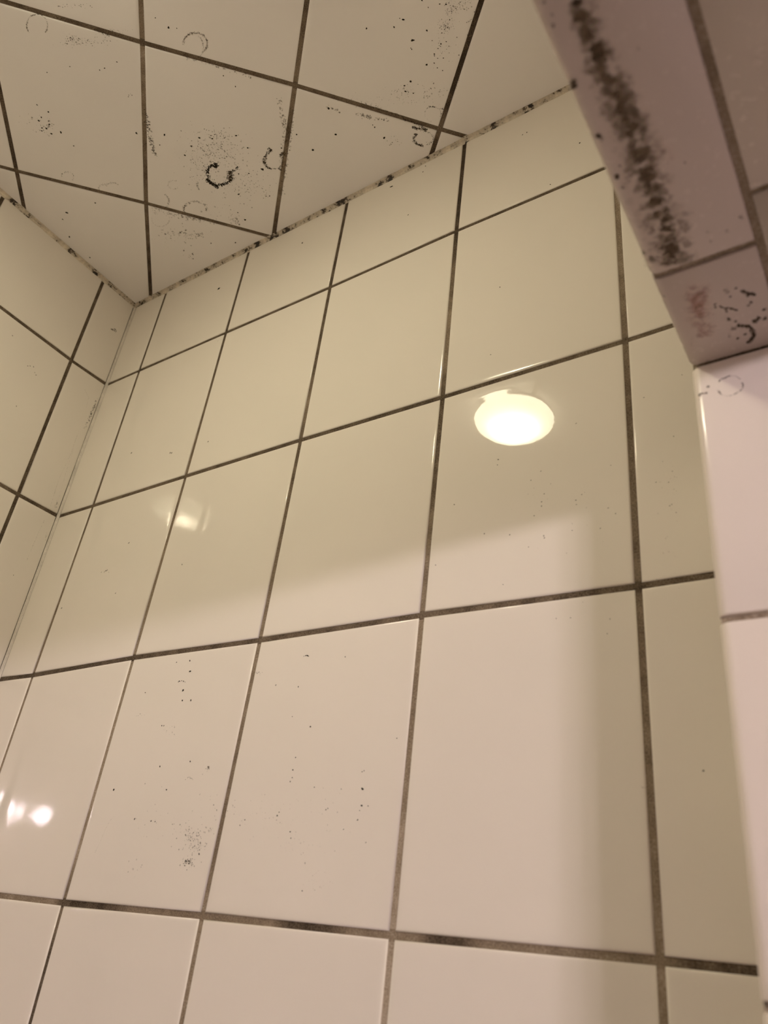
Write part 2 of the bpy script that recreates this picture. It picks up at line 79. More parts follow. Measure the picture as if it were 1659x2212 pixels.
    '160],["s",[[724.5,109.6],[726.7,116.4]],1.36,2,30]],"C":[["c",[264.4,123.3],[22.6,-12.5],[-17.3,-17.6],190,1,0.6],["c",[264.4,123.3],[20.3,-11.2],[-15.6,-15.9],40,0,0.52],["c",[282.2,118.7],[17.9,-9.9],[-11.8,-12.5],120,2,0.7],["c",[282.9,133.9],[13.2,-7.4],[-3.8,-4.0],40,1,0.63],["c",[236.0,110.4],[16.8,-9.2],[-14.0,-14.0],110,1,0.51],["c",[271.8,77.3],[23.3,-12.7],[-12.5,-13.8],110,1,0.51],["c",[273.4,66.1],[16.9,-9.2],[-6.7,-7.5],40,1,0.64],["c",[269.9,100.8],[27.4,-15.1],[-16.6,-17.6],120,2,0.78],["c",[281.6,49.9],[7.6,-4.1],[-4.1,-4.8],12,0,0.58],["c",[241.7,65.6],[28.8,-15.6],[-22.7,-24.3],70,2,0.6],["c",[217.9,60.3],[24.6,-13.2],[-12.2,-12.7],50,2,0.8],["c",[238.7,269.7],[19.5,-11.2],[-3.4,-2.6],90,1,0.57],["c",[229.0,278.5],[5.7,-3.3],[-3.0,-2.3],40,1,0.61],["c",[256.8,297.3],[11.7,-6.8],[-2.1,-1.6],22,1,0.49],["c",[121.2,232.7],[10.2,-5.7],[-7.8,-5.6],26,1,0.79],["c",[118.6,245.7],[13.8,-7.7],[-6.8,-4.7],30,2,0.67],["c",[272.6,261.7],[8.0,-4.6],[-1.8,-1.5],26,1,0.5],["c",[137.',
    '1,26.4],[7.5,-3.9],[-5.5,-5.4],16,1,0.83],["c",[141.1,58.5],[23.4,-12.4],[-11.9,-11.3],70,2,0.86],["c",[532.5,91.4],[8.2,-4.7],[-6.4,-11.2],40,1,0.38],["c",[546.7,108.4],[5.8,-3.3],[-2.4,-4.2],90,1,0.49],["c",[562.4,119.1],[6.3,-3.7],[-2.3,-4.1],60,1,0.44],["c",[555.3,116.0],[2.8,-1.7],[-5.0,-9.0],50,1,0.4],["c",[573.0,115.0],[4.2,-2.4],[-2.6,-4.8],60,2,0.51],["c",[479.5,75.8],[10.3,-5.8],[-4.0,-6.4],50,1,0.46],["c",[504.4,62.9],[15.6,-8.9],[-6.2,-10.6],80,2,0.64],["c",[473.7,66.6],[24.0,-13.5],[-3.6,-5.7],80,2,0.52],["c",[447.2,84.0],[24.1,-13.6],[-2.7,-4.0],130,2,0.66],["c",[476.9,16.1],[3.3,-1.9],[-2.1,-3.6],14,0,0.45],["c",[445.8,34.8],[8.4,-4.7],[-2.9,-4.5],20,1,0.51],["b",[332.9,-623.7],[1.9,-0.0],[0.5,-1.7],24,1,0.46],["b",[335.3,-675.1],[8.3,0.2],[2.2,-6.7],110,1,0.47],["b",[333.8,-688.6],[6.4,0.2],[1.0,-3.0],60,1,0.5],["b",[346.6,-667.7],[3.2,0.0],[0.5,-1.5],26,2,0.51],["b",[320.6,-667.4],[9.5,0.1],[1.5,-4.4],26,1,0.41],["b",[375.2,-655.1],[29.9,0.1],[2.2,-7.9],70,2,0.42],["b"',
    ',[426.6,-656.2],[41.8,0.2],[4.6,-21.3],110,2,0.33],["b",[435.6,-675.3],[22.4,0.5],[1.7,-8.2],50,2,0.33],["b",[449.2,-695.4],[8.7,0.4],[0.8,-4.2],22,1,0.28],["b",[291.0,-660.9],[29.8,0.2],[7.2,-19.2],60,2,0.43],["b",[238.1,-577.6],[5.9,-0.4],[0.6,-1.6],8,1,0.57],["b",[281.6,-593.0],[11.9,-0.6],[1.3,-3.8],20,2,0.47],["b",[277.9,-693.8],[7.1,0.3],[2.0,-4.9],26,2,0.5],["b",[365.8,-553.7],[2.9,-0.3],[0.4,-1.5],10,1,0.48],["b",[343.0,-649.8],[27.4,-0.0],[5.8,-18.8],50,2,0.36],["b",[606.3,-463.2],[25.3,-5.8],[0.1,-24.5],60,2,0.33],["b",[680.7,-468.2],[8.1,-2.0],[-1.3,-19.4],50,2,0.27],["b",[676.5,-511.2],[7.8,-1.5],[-1.0,-14.9],30,2,0.26],["b",[122.9,-424.4],[6.3,-1.1],[1.0,-2.3],10,2,0.71],["b",[199.0,-144.7],[5.0,-2.1],[1.0,-3.2],8,1,0.78]]}')))

# ------------------------------------------------------------------ materials
def nodes(name):
    m = bpy.data.materials.new(name); m.use_nodes = True
    nt = m.node_tree; return m, nt, nt.nodes['Principled BSDF']

def lk(nt, a, b): nt.links.new(a, b)

def noise(nt, co, scale, detail=3, rough=0.55):
    n = nt.nodes.new('ShaderNodeTexNoise'); n.inputs['Scale'].default_value = scale
    n.inputs['Detail'].default_value = detail; n.inputs['Roughness'].default_value = rough
    lk(nt, co, n.inputs['Vector']); return n

def ramp(nt, fac, stops):
    r = nt.nodes.new('ShaderNodeValToRGB'); el = r.color_ramp.elements
    while len(el) < len(stops): el.new(0.5)
    for e, (p, c) in zip(el, stops):
        e.position = p; e.color = (*c, 1) if len(c) == 3 else c
    lk(nt, fac, r.inputs[0]); return r

def math_node(nt, op, a, b=None, c=None, clamp=False):
    n = nt.nodes.new('ShaderNodeMath'); n.operation = op; n.use_clamp = clamp
    for i, v in enumerate((a, b, c)):
        if v is None: continue
        if isinstance(v, (int, float)): n.inputs[i].default_value = v
        else: lk(nt, v, n.inputs[i])
    return n.outputs[0]

def tile_material(name, col, rough, spec=0.5, bump=0.0006, film=0.0):
    m, nt, b = nodes(name)
    pos = nt.nodes.new('ShaderNodeNewGeometry').outputs['Position']
    n1 = noise(nt, pos, 6.0, 2)
    c2 = tuple(v * 0.965 for v in col)
    cr = ramp(nt, n1.outputs['Fac'], [(0.3, c2), (0.7, col)])
    lk(nt, cr.outputs[0], b.inputs['Base Color'])
    b.inputs['Specular IOR Level'].default_value = spec
    b.inputs['IOR'].default_value = 1.5
    # soap film: faint patches of duller glaze
    n2 = noise(nt, pos, 260.0, 4, 0.6)
    r2 = ramp(nt, n2.outputs['Fac'], [(0.35, (rough,) * 3), (0.75, (min(1, rough + film),) * 3)])
    lk(nt, r2.outputs[0], b.inputs['Roughness'])
    n3 = noise(nt, pos, 55.0, 4, 0.6)
    bp = nt.nodes.new('ShaderNodeBump'); bp.inputs['Strength'].default_value = 1.0
    bp.inputs['Distance'].default_value = bump
    lk(nt, n3.outputs['Fac'], bp.inputs['Height']); lk(nt, bp.outputs[0], b.inputs['Normal'])
    return m

GLAZE = tile_material('glazed_tile', (0.84, 0.80, 0.735), 0.008, 0.26, 0.000012, 0.015)
GLAZE_SIDE = tile_material('glazed_side_tile', (0.775, 0.735, 0.68), 0.035, 0.6, 0.000006, 0.02)
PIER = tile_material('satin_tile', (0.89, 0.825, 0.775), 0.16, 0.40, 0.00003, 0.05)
SOFFIT = tile_material('grimy_shaded_satin_tile', (0.535, 0.465, 0.42), 0.22, 0.35, 0.00003, 0.08)  # grime, plus the shade under the lintel darkened into the colour
MATT = tile_material('ceiling_tile', (0.895, 0.88, 0.87), 0.38, 0.35, 0.00004, 0.1)

def grout_material():
    m, nt, b = nodes('grout')
    pos = nt.nodes.new('ShaderNodeNewGeometry').outputs['Position']
    at = nt.nodes.new('ShaderNodeAttribute'); at.attribute_name = 'grime'
    big = noise(nt, pos, 70.0, 3); fine = noise(nt, pos, 900.0, 4, 0.7)
    v = math_node(nt, 'MULTIPLY_ADD', big.outputs['Fac'], 0.75, -0.375)
    v2 = math_node(nt, 'MULTIPLY_ADD', fine.outputs['Fac'], 1.5, -0.75)
    v = math_node(nt, 'ADD', math_node(nt, 'ADD', at.outputs['Fac'], v), v2, clamp=True)
    cr = ramp(nt, v, [(0.0, (0.50, 0.425, 0.34)), (0.35, (0.30, 0.24, 0.175)), (0.7, (0.165, 0.126, 0.09)), (1.0, (0.052, 0.038, 0.026))])
    lk(nt, cr.outputs[0], b.inputs['Base Color'])
    b.inputs['Roughness'].default_value = 0.85; b.inputs['Specular IOR Level'].default_value = 0.2
    bp = nt.nodes.new('ShaderNodeBump'); bp.inputs['Distance'].default_value = 0.0006
    lk(nt, fine.outputs['Fac'], bp.inputs['Height']); lk(nt, bp.outputs[0], b.inputs['Normal'])
    return m
GROUT = grout_material()

def mould_material(name, col, alpha):
    m, nt, b = nodes(name)
    pos = nt.nodes.new('ShaderNodeNewGeometry').outputs['Position']
    n = noise(nt, pos, 700.0, 2)
    cr = ramp(nt, n.outputs['Fac'], [(0.3, tuple(v * 0.6 for v in col)), (0.7, tuple(v * 1.5 for v in col))])
    lk(nt, cr.outputs[0], b.inputs['Base Color'])
    b.inputs['Roughness'].default_value = 0.8; b.inputs['Specular IOR Level'].default_value = 0.15
    b.inputs['Alpha'].default_value = alpha
    return m
MOULD = [mould_material('black_mould', (0.022, 0.018, 0.012), 1.0),
         mould_material('brown_mould', (0.085, 0.062, 0.038), 0.6),
         mould_material('faint_mould', (0.16, 0.12, 0.08), 0.34),
         mould_material('pink_film', (0.45, 0.19, 0.14), 0.07)]

MOULD_SOFFIT = [mould_material('dark_brown_mould', (0.08, 0.058, 0.037), 0.62),
                mould_material('soft_brown_mould', (0.13, 0.095, 0.06), 0.4),
                mould_material('thin_brown_mould', (0.22, 0.165, 0.105), 0.10), MOULD[3]]

def caulk_material(name, col, amount, scale):
    m, nt, b = nodes(name)
    pos = nt.nodes.new('ShaderNodeNewGeometry').outputs['Position']
    big = noise(nt, pos, scale, 3, 0.6); fine = noise(nt, pos, 420.0, 4, 0.75)
    v = math_node(nt, 'ADD', math_node(nt, 'MULTIPLY', big.outputs['Fac'], 0.62), math_node(nt, 'MULTIPLY', fine.outputs['Fac'], 0.38))
    lo = tuple(x * 0.62 for x in col)
    cr = ramp(nt, v, [(0.36, col), (amount - 0.02, lo), (amount, (0.12, 0.085, 0.055)), (amount + 0.035, (0.022, 0.016, 0.011))])
    lk(nt, cr.outputs[0], b.inputs['Base Color'])
    b.inputs['Roughness'].default_value = 0.5
    return m
CAULK = caulk_material('mouldy_sealant', (0.74, 0.66, 0.54), 0.555, 75.0)
CORNER_CAULK = caulk_material('pale_sealant', (0.80, 0.75, 0.68), 0.72, 30.0)

def plain(name, col, rough=0.6, metal=0.0):
    m, nt, b = nodes(name)
    pos = nt.nodes.new('ShaderNodeNewGeometry').outputs['Position']
    n = noise(nt, pos, 14.0, 3)
    cr = ramp(nt, n.outputs['Fac'], [(0.3, tuple(v * 0.94 for v in col)), (0.7, col)])
    lk(nt, cr.outputs[0], b.inputs['Base Color'])
    b.inputs['Roughness'].default_value = rough; b.inputs['Metallic'].default_value = metal
    return m
PLASTER = plain('painted_plaster', (0.34, 0.30, 0.275), 0.7)
WHITEW = plain('white_wall_tile', (0.42, 0.39, 0.35), 0.3)
FLOORM = plain('floor_tile', (0.13, 0.105, 0.09), 0.35)
ENAMEL = plain('white_enamel', (0.82, 0.80, 0.76), 0.3)
CHROME = plain('brushed_metal', (0.70, 0.69, 0.67), 0.25, 1.0)

def glow_glass():
    m = bpy.data.materials.new('textured_lamp_glass'); m.use_nodes = True
    nt = m.node_tree; nt.nodes.clear()
    out = nt.nodes.new('ShaderNodeOutputMaterial'); em = nt.nodes.new('ShaderNodeEmission')
    tc = nt.nodes.new('ShaderNodeTexCoord')
    ln = nt.nodes.new('ShaderNodeVectorMath'); ln.operation = 'LENGTH'; flat = nt.nodes.new('ShaderNodeVectorMath'); flat.operation = 'MULTIPLY'; flat.inputs[1].default_value = (1, 1, 0)
    lk(nt, tc.outputs['Object'], flat.inputs[0]); lk(nt, flat.outputs[0], ln.inputs[0])
    fall = math_node(nt, 'POWER', math_node(nt, 'SUBTRACT', 1.0, math_node(nt, 'DIVIDE', ln.outputs['Value'], 0.062), clamp=True), 3.0)
    glow = math_node(nt, 'MULTIPLY_ADD', fall, LAMP_MID - LAMP_EDGE, LAMP_EDGE)
    vo = nt.nodes.new('ShaderNodeTexVoronoi'); vo.inputs['Scale'].default_value = 170.0
    lk(nt, tc.outputs['Object'], vo.inputs['Vector'])
    dm = nt.nodes.new('ShaderNodeMapRange'); dm.inputs['From Max'].default_value = 0.6
    dm.inputs['To Min'].default_value = 0.86; dm.inputs['To Max'].default_value = 1.12
    lk(nt, vo.outputs['Distance'], dm.inputs['Value'])
    lk(nt, math_node(nt, 'MULTIPLY', glow, dm.outputs[0]), em.inputs['Strength'])
    em.inputs['Color'].default_value = (*LAMP_COL, 1)
    lk(nt, em.outputs[0], out.inputs[0]); return m
GLOW = glow_glass()

def bulb_material():
    m = bpy.data.materials.new('frosted_bulb'); m.use_nodes = True
    nt = m.node_tree; nt.nodes.clear()
    out = nt.nodes.new('ShaderNodeOutputMaterial'); em = nt.nodes.new('ShaderNodeEmission')
    em.inputs['Color'].default_value = (*ROOM_COL, 1); em.inputs['Strength'].default_value = ROOM_LAMP
    lk(nt, em.outputs[0], out.inputs[0]); return m
BULB = bulb_material()

# ------------------------------------------------------------------ builders
def link(name, bm, mats, parent=None, smooth=False, loc=None):
    me = bpy.data.meshes.new(name); bm.to_mesh(me); bm.free()
    for m in (mats if isinstance(mats, (list, tuple)) else [mats]): me.materials.append(m)
    if smooth:
        for p in me.polygons: p.use_smooth = True
    o = bpy.data.objects.new(name, me); C.objects.link(o)
    if loc: o.location = loc
    if parent: o.parent = parent
    return o

def tag(o, label, cat, kind=None, group=None):
    o['label'] = label; o['category'] = cat
    if kind: o['kind'] = kind
    if group: o['group'] = group
    return o

class Frame:
    """2-D wall coordinates (a, b) with height h out of the wall, turned into world points."""
    def __init__(s, o, u, v, n): s.o, s.u, s.v, s.n = Vector(o), Vector(u), Vector(v), Vector(n)
    def __call__(s, a, b, h=0.0): return s.o + s.u * a + s.v * b + s.n * h
FB = Frame((0, 0, CEIL), (1, 0, 0), (0, 0, 1), (0, -1, 0))        # back wall: a = x, b = z
FL = Frame((0, 0, CEIL), (0, -1, 0), (0, 0, 1), (1, 0, 0))        # left wall: a = distance from the corner
FC = Frame((0, 0, CEIL), (1, 0, 0), (0, -1, 0), (0, 0, -1))       # ceiling
FS = Frame((0, 0, CEIL - SOF), (1, 0, 0), (0, -1, 0), (0, 0, -1)) # lintel soffit
FP = Frame((0, -PD, CEIL), (1, 0, 0), (0, 0, 1), (0, -1, 0))      # pier face
FRAMES = dict(b=FB, l=FL, c=FC, s=FS, p=FP)

def area(p): return 0.5 * sum(p[i][0] * p[(i + 1) % len(p)][1] - p[(i + 1) % len(p)][0] * p[i][1] for i in range(len(p)))

def clip(poly, rect):
    """Cut a convex polygon to the rectangle (a0, b0, a1, b1)."""
    for ax, lim, sg in ((0, rect[0], 1), (0, rect[2], -1), (1, rect[1], 1), (1, rect[3], -1)):
        out = []
        for i in range(len(poly)):
            p, q = poly[i], poly[(i + 1) % len(poly)]
            dp, dq = sg * (p[ax] - lim), sg * (q[ax] - lim)
            if dp >= 0: out.append(p)
            if (dp > 0 > dq) or (dp < 0 < dq):
                t = dp / (dp - dq); out.append((p[0] + (q[0] - p[0]) * t, p[1] + (q[1] - p[1]) * t))
        poly = out
        if len(poly) < 3: return []
    res = []
    for p in poly:
        if not res or math.hypot(p[0] - res[-1][0], p[1] - res[-1][1]) > 1e-4: res.append(p)
    if len(res) > 2 and math.hypot(res[0][0] - res[-1][0], res[0][1] - res[-1][1]) < 1e-4: res.pop()
    return res if len(res) > 2 else []

def inset(poly, d):
    """Move every side of a counter-clockwise convex polygon inwards by d; [] when nothing is left."""
    n = len(poly); L = []
    for i in range(n):
        p, q = Vector(poly[i]), Vector(poly[(i + 1) % n]); e = (q - p).normalized()
        nn = Vector((-e.y, e.x)); L.append((p + nn * d, e))
    out = []
    for i in range(n):
        (p, e), (q, g) = L[i - 1], L[i]
        cr = e.x * g.y - e.y * g.x
        if abs(cr) < 1e-6: out.append(tuple(q)); continue
        t = ((q.x - p.x) * g.y - (q.y - p.y) * g.x) / cr
        out.append((p.x + e.x * t, p.y + e.y * t))
    for i in range(n):
        e0 = Vector(poly[(i + 1) % n]) - Vector(poly[i]); e1 = Vector(out[(i + 1) % n]) - Vector(out[i])
        if e0.dot(e1) <= 0: return []
    return out

EDGE = [(0.0, -0.0030), (0.0, -0.0012), (0.0002, -0.00065), (0.0006, -0.00026), (0.0012, -0.00009), (0.0020, 0.0), (0.0030, 0.00006), (0.0042, 0.00009), (0.0058, 0.0001), (0.0085, 0.000068), (0.0110, 0.000028), (0.0135, 0.000004), (0.016, 0.0), (0.020, 0.0)]

def add_tile(bm, F, poly, tilt=0.0, mat=0, lift=0.0):
    """One pressed tile: worn-in rounded rim, flat glazed face."""
    if area(poly) < 0: poly = poly[::-1]
    cx = sum(p[0] for p in poly) / len(poly); cy = sum(p[1] for p in poly) / len(poly)
    ta, tb = random.gauss(0, tilt), random.gauss(0, tilt)
    rings = []
    for d, h in EDGE:
        q = inset(poly, d) if d > 0 else poly
        if not q: break
        rings.append([bm.verts.new(F(a, b, h + lift + (a - cx) * ta + (b - cy) * tb)) for a, b in q])
    n = len(poly); want = F.n
    def face(vs):
        f = bm.faces.new(vs); f.normal_update(); f.material_index = mat; f.smooth = True; return f
    top = face(rings[-1])
    flip = top.normal.dot(want) < 0
    if flip: top.normal_flip()
    for r0, r1 in zip(rings[:-1], rings[1:]):
        for i in range(n):
            f = face((r0[i], r0[(i + 1) % n], r1[(i + 1) % n], r1[i]))
            if flip: f.normal_flip()

def add_strip(bm, F, pts, width, depth, layer, mat=1):
    """A grout joint along pts = [(a, b, grime), ...]."""
    prev = None
    for i, (a, b, g) in enumerate(pts):
        p, q = pts[max(0, i - 1)], pts[min(len(pts) - 1, i + 1)]
        e = Vector((q[0] - p[0], q[1] - p[1])).normalized(); nn = Vector((-e.y, e.x)) * width / 2
        v0 = bm.verts.new(F(a + nn.x, b + nn.y, depth)); v1 = bm.verts.new(F(a - nn.x, b - nn.y, depth))
        v0[layer] = g; v1[layer] = g
        if prev:
            f = bm.faces.new((prev[0], prev[1], v1, v0)); f.normal_update(); f.material_index = mat
            if f.normal.dot(F.n) < 0: f.normal_flip()
        prev = (v0, v1)

def slab(bm, F, a0, b0, a1, b1, top, thick, layer=None, g=0.75, mat=1):
    """The wall body behind the tiles, its front face at height top."""
    vs = [bm.verts.new(F(a, b, h)) for h in (top, top - thick) for a, b in ((a0, b0), (a1, b0), (a1, b1), (a0, b1))]
    if layer:
        for v in vs: v[layer] = g
    fs = [bm.faces.new([vs[i] for i in q]) for q in ((0, 1, 2, 3), (4, 5, 6, 7), (0, 1, 5, 4), (1, 2, 6, 5), (2, 3, 7, 6), (3, 0, 4, 7))]
    for f in fs: f.material_index = mat
    bmesh.ops.recalc_face_normals(bm, faces=fs)

def box(bm, lo, hi, mat=0):
    vs = [bm.verts.new((x, y, z)) for z in (lo[2], hi[2]) for x, y in ((lo[0], lo[1]), (hi[0], lo[1]), (hi[0], hi[1]), (lo[0], hi[1]))]
    fs = [bm.faces.new([vs[i] for i in q]) for q in ((0, 3, 2, 1), (4, 5, 6, 7), (0, 1, 5, 4), (1, 2, 6, 5), (2, 3, 7, 6), (3, 0, 4, 7))]
    for f in fs: f.material_index = mat
    return vs, fs

def interp(tab, t):
    for (t0, v0), (t1, v1) in zip(tab[:-1], tab[1:]):
        if t <= t1: return v0 + (v1 - v0) * max(0, (t - t0) / (t1 - t0))
    return tab[-1][1]

def spread(F, pl, layer_h=0.0002):
    """Every mould speck of one surface, grown as small irregular crusts."""
    bm = bmesh.new(); rnd = random.Random(hash(pl) % 1 + 11)
    def speck(a, b, r, mat, stretch=None):
        n = 6 if r < 0.0009 else 8
        ph = rnd.random() * 6.28; k = 1 + rnd.random() * 0.7; an = rnd.random() * 3.14
        c = bm.verts.new(F(a, b, layer_h + r * 0.12)); ring = []
        for i in range(n):
            t = ph + i * 2 * math.pi / n; q = r * (0.7 + 0.6 * rnd.random())
            x, y = q * math.cos(t) * k ** 0.5, q * math.sin(t) / k ** 0.5
            ring.append(bm.verts.new(F(a + x * math.cos(an) - y * math.sin(an), b + x * math.sin(an) + y * math.cos(an), layer_h * 0.4)))
        for i in range(n):
            f = bm.faces.new((c, ring[i], ring[(i + 1) % n])); f.material_index = mat; f.normal_update()
            if f.normal.dot(F.n) < 0: f.normal_flip()
    for p, a, b, r, t in DATA['D']:
        if p == pl: speck(a / 1000, b / 1000, r / 1000, t)
    for p, pts, w, t, n in DATA['S']:
        if p != pl: continue
        seg = [math.hypot(q[0] - r[0], q[1] - r[1]) for r, q in zip(pts[:-1], pts[1:])]; L = sum(seg)
        for i in range(n):
            d = rnd.random() * L; k = 0
            while k < len(seg) - 1 and d > seg[k]: d -= seg[k]; k += 1
            f = d / max(seg[k], 1e-6)
            e = (pts[k + 1][0] - pts[k][0], pts[k + 1][1] - pts[k][1]); le = max(math.hypot(*e), 1e-6)
            s = max(-1.2, min(1.2, rnd.gauss(0, 0.48))) * w / 2
            r = min(w * (0.09 + 0.16 * rnd.random()), (1.5 if pl == 's' else 0.75) * (0.35 + rnd.random())) if w > 1.2 else max(0.10, w * (0.2 + 0.22 * rnd.random()))
            a, b = pts[k][0] + e[0] * f - e[1] / le * s, pts[k][1] + e[1] * f + e[0] / le * s
            if w > 2.2 and (t >= 2 or pl == 's') and patch.noise(Vector((a / 3.2, b / 3.2, 4.0))) < rnd.gauss(-0.08 if pl == 's' else 0.02, 0.2): continue
            speck(a / 1000, b / 1000, r / 1000, 1 if pl == 's' and t == 0 and rnd.random() < 0.6 else t)
    for p, a, b, c, n, t, r in DATA['C']:
        if p != pl: continue
        for i in range(n):
            g, h = rnd.gauss(0, 0.6), rnd.gauss(0, 0.6)
            q = r * (1.2 if t == 2 else 1.0) * (0.35 + 0.75 * rnd.random() ** 2)
            if t == 2 and patch.noise(Vector(((a[0] + b[0] * g + c[0] * h) / 5, (a[1] + b[1] * g + c[1] * h) / 5, 2.0))) < rnd.gauss(0, 0.2): continue
            tt = t if rnd.random() < 0.75 else max(0, min(2, t + rnd.choice((-1, 1))))
            speck((a[0] + b[0] * g + c[0] * h) / 1000, (a[1] + b[1] * g + c[1] * h) / 1000, q / 1000, tt)
    return bm

def mould_on(wall, pl, label):
    o = link('mould', spread(FRAMES[pl], pl), MOULD_SOFFIT if pl == 's' else MOULD, wall)
    o['kind'] = 'stuff'; o['label'] = label
    return o

# ------------------------------------------------------------------ back wall
JW = 0.0041
NB = {}
def node_b(i, r):
    if r == 0:
        a, b = node_b(i, 1)[0], 0.0
        return (a, b)
    k = f'{i},{r}'
    if k in DATA['nodes_b']: a, b = DATA['nodes_b'][k]; return (a / 1000, b / 1000)
    if i < 0: return (0.0, -Z1 - (r - 1) * H)
    return (X0 + i * W, -Z1 - (r - 1) * H)
VG = {0: [(0, .8), (1, .75), (2, .7), (3, .4), (4, .3), (12, .5)],
      1: [(0, .85), (1, .8), (2, .6), (3, .32), (3.5, .25), (3.95, .2), (4.05, .72), (4.4, .85), (12, .7)],
      2: [(0, .85), (1, .85), (1.6, .75), (1.9, .35), (2, .72), (2.5, .6), (3, .38), (3.5, .5), (3.7, .58), (4, .3), (4.5, .4), (5, .35), (12, .6)],
      3: [(0, 1.0), (1, .9), (1.4, .65), (1.6, .4), (1.95, .5), (2, .85), (2.5, .6), (3, .4), (3.4, .42), (3.8, .2), (4, .05), (4.6, .2), (12, .5)],
      4: [(0, .5), (1, .4), (1.5, .3), (2, .5), (2.2, .7), (2.7, .55), (3, .6), (3.4, .5), (3.8, .38), (4, .28), (4.5, .3), (12, .5)]}
HG = {1: [(-1, .75), (0, .8), (2, .8), (3, .85), (5, .7)], 2: [(-1, .75), (1, .75), (2, .8), (3, .9), (4, .65), (5, .8)],
      3: [(-1, .85), (0, .85), (2, .75), (3, .7), (4, .75), (5, .85)],
      4: [(-1, .35), (-.0, .4), (.95, .35), (1.02, .95), (1.4, .8), (1.45, .45), (2, .5), (2.4, .4), (2.5, .9), (2.7, .85), (2.75, .4), (3, .35), (3.15, .5), (3.2, .9), (3.3, .85), (3.35, .4), (4, .4), (4.05, .75), (5, .85)]}
BACKW = JX + 0.012

def build_back():
    bm = bmesh.new(); g = bm.verts.layers.float.new('grime')
    slab(bm, FB, -0.02, -CEIL, JX + TK, 0.02, -0.0022, 0.08, g)
    for r in range(0, 12):
        for i in range(-1, 5):
            c = [node_b(i, r), node_b(i + 1, r), node_b(i + 1, r + 1), node_b(i, r + 1)]
            if area(c) < 0: c = c[::-1]
            c = inset(c, JW / 2)
            c = clip(c, (0.0008, -CEIL + 0.002, BACKW, -0.0022)) if c else c
            if c: add_tile(bm, FB, c, 0.0004 if (i, r) != (3, 2) else 0.0)
    for i in range(0, 5):
        pts = []
        for r in range(0, 12):
            p, q = node_b(i, r), node_b(i, r + 1)
            for t in (0, .2, .4, .6, .8): pts.append((p[0] + (q[0] - p[0]) * t, p[1] + (q[1] - p[1]) * t, interp(VG[i], r + t)))
        add_strip(bm, FB, pts, JW * 1.6, -0.0011, g)
    for r in range(1, 12):
        pts = []
        for i in range(-1, 5):
            p, q = node_b(i, r), node_b(i + 1, r)
            if i == -1: p = (0.0, p[1])
            for t in (0, .1, .2, .3, .4, .5, .6, .7, .8, .9):
                a = p[0] + (q[0] - p[0]) * t
                if a < BACKW: pts.append((a, p[1] + (q[1] - p[1]) * t, interp(HG.get(r, HG[3]), i + t)))
        add_strip(bm, FB, pts, JW * 1.6, -0.00105, g)
    o = link('wall_back', bm, [GLAZE, GROUT])
    tag(o, 'glossy cream tiled shower wall with brown grout and a bright lamp reflection', 'wall', 'structure')
    mould_on(o, 'b', 'fine black mould specks on the lower tiles')
    return o

# ------------------------------------------------------------------ left wall
def node_l(j, r):
    if r == 0: return (node_l(j, 1)[0], 0.0)
    k = f'{j},{r}'
    if k in DATA['nodes_l']: a, b = DATA['nodes_l'][k]; return (a / 1000, b / 1000)
    z = -Z1 - (r - 1) * H
    if j < 0: return (0.0, z)
    return (Y1 + j * W, z)

def build_left():
    bm = bmesh.new(); g = bm.verts.layers.float.new('grime')
    slab(bm, FL, -0.02, -CEIL, -NEAR + 0.02, 0.02, -0.0022, 0.08, g)
    for r in range(0, 12):
        for j in range(-1, 6):
            c = [node_l(j, r), node_l(j + 1, r), node_l(j + 1, r + 1), node_l(j, r + 1)]
            if area(c) < 0: c = c[::-1]
            c = inset(c, JW / 2)
            c = clip(c, (0.0012, -CEIL + 0.002, -NEAR, -0.0022)) if c else c
            if c: add_tile(bm, FL, c, 0.0004)
    for j in range(0, 6):
        add_strip(bm, FL, [(*node_l(j, r), 0.85) for r in range(0, 13)], JW * 1.6, -0.0011, g)
    for r in range(1, 12):
        add_strip(bm, FL, [(*node_l(j, r), 0.8) for j in range(-1, 7)], JW * 1.6, -0.00105, g)
    o = link('wall_left', bm, [GLAZE_SIDE, GROUT])
    tag(o, 'cream tiled side wall of the shower, left of the inner corner', 'wall', 'structure')
    mould_on(o, 'l', 'scratches and small mould marks near the corner')
    return o

# ------------------------------------------------------------------ ceiling
def node_c(a, b):
    k = f'{a},{b}'
    if k in DATA['nodes_c']: x, y = DATA['nodes_c'][k]; return (x / 1000, y / 1000)
    s, t = O1 + a * PP, O2 + b * QQ
    x = -math.sin(TH) * s + math.cos(TH) * t; y = math.cos(TH) * s + math.sin(TH) * t
    return (x, -y)
CG = {0: [(-9, .6), (-1, .38), (-.5, .5), (0, .32), (.3, .4), (.8, .68), (1, .6), (1.5, .92), (9, .95)],
      1: [(-9, .75), (-.4, .8), (-.1, .4), (0, .4), (.3, .65), (.6, .42), (.9, .85), (9, .9)], 2: [(-9, .8), (-.6, .95), (-.2, .95), (0, .6), (.2, .95), (9, .95)],
      -1: [(-9, .8), (0, .75), (1, .85), (9, .8)]}

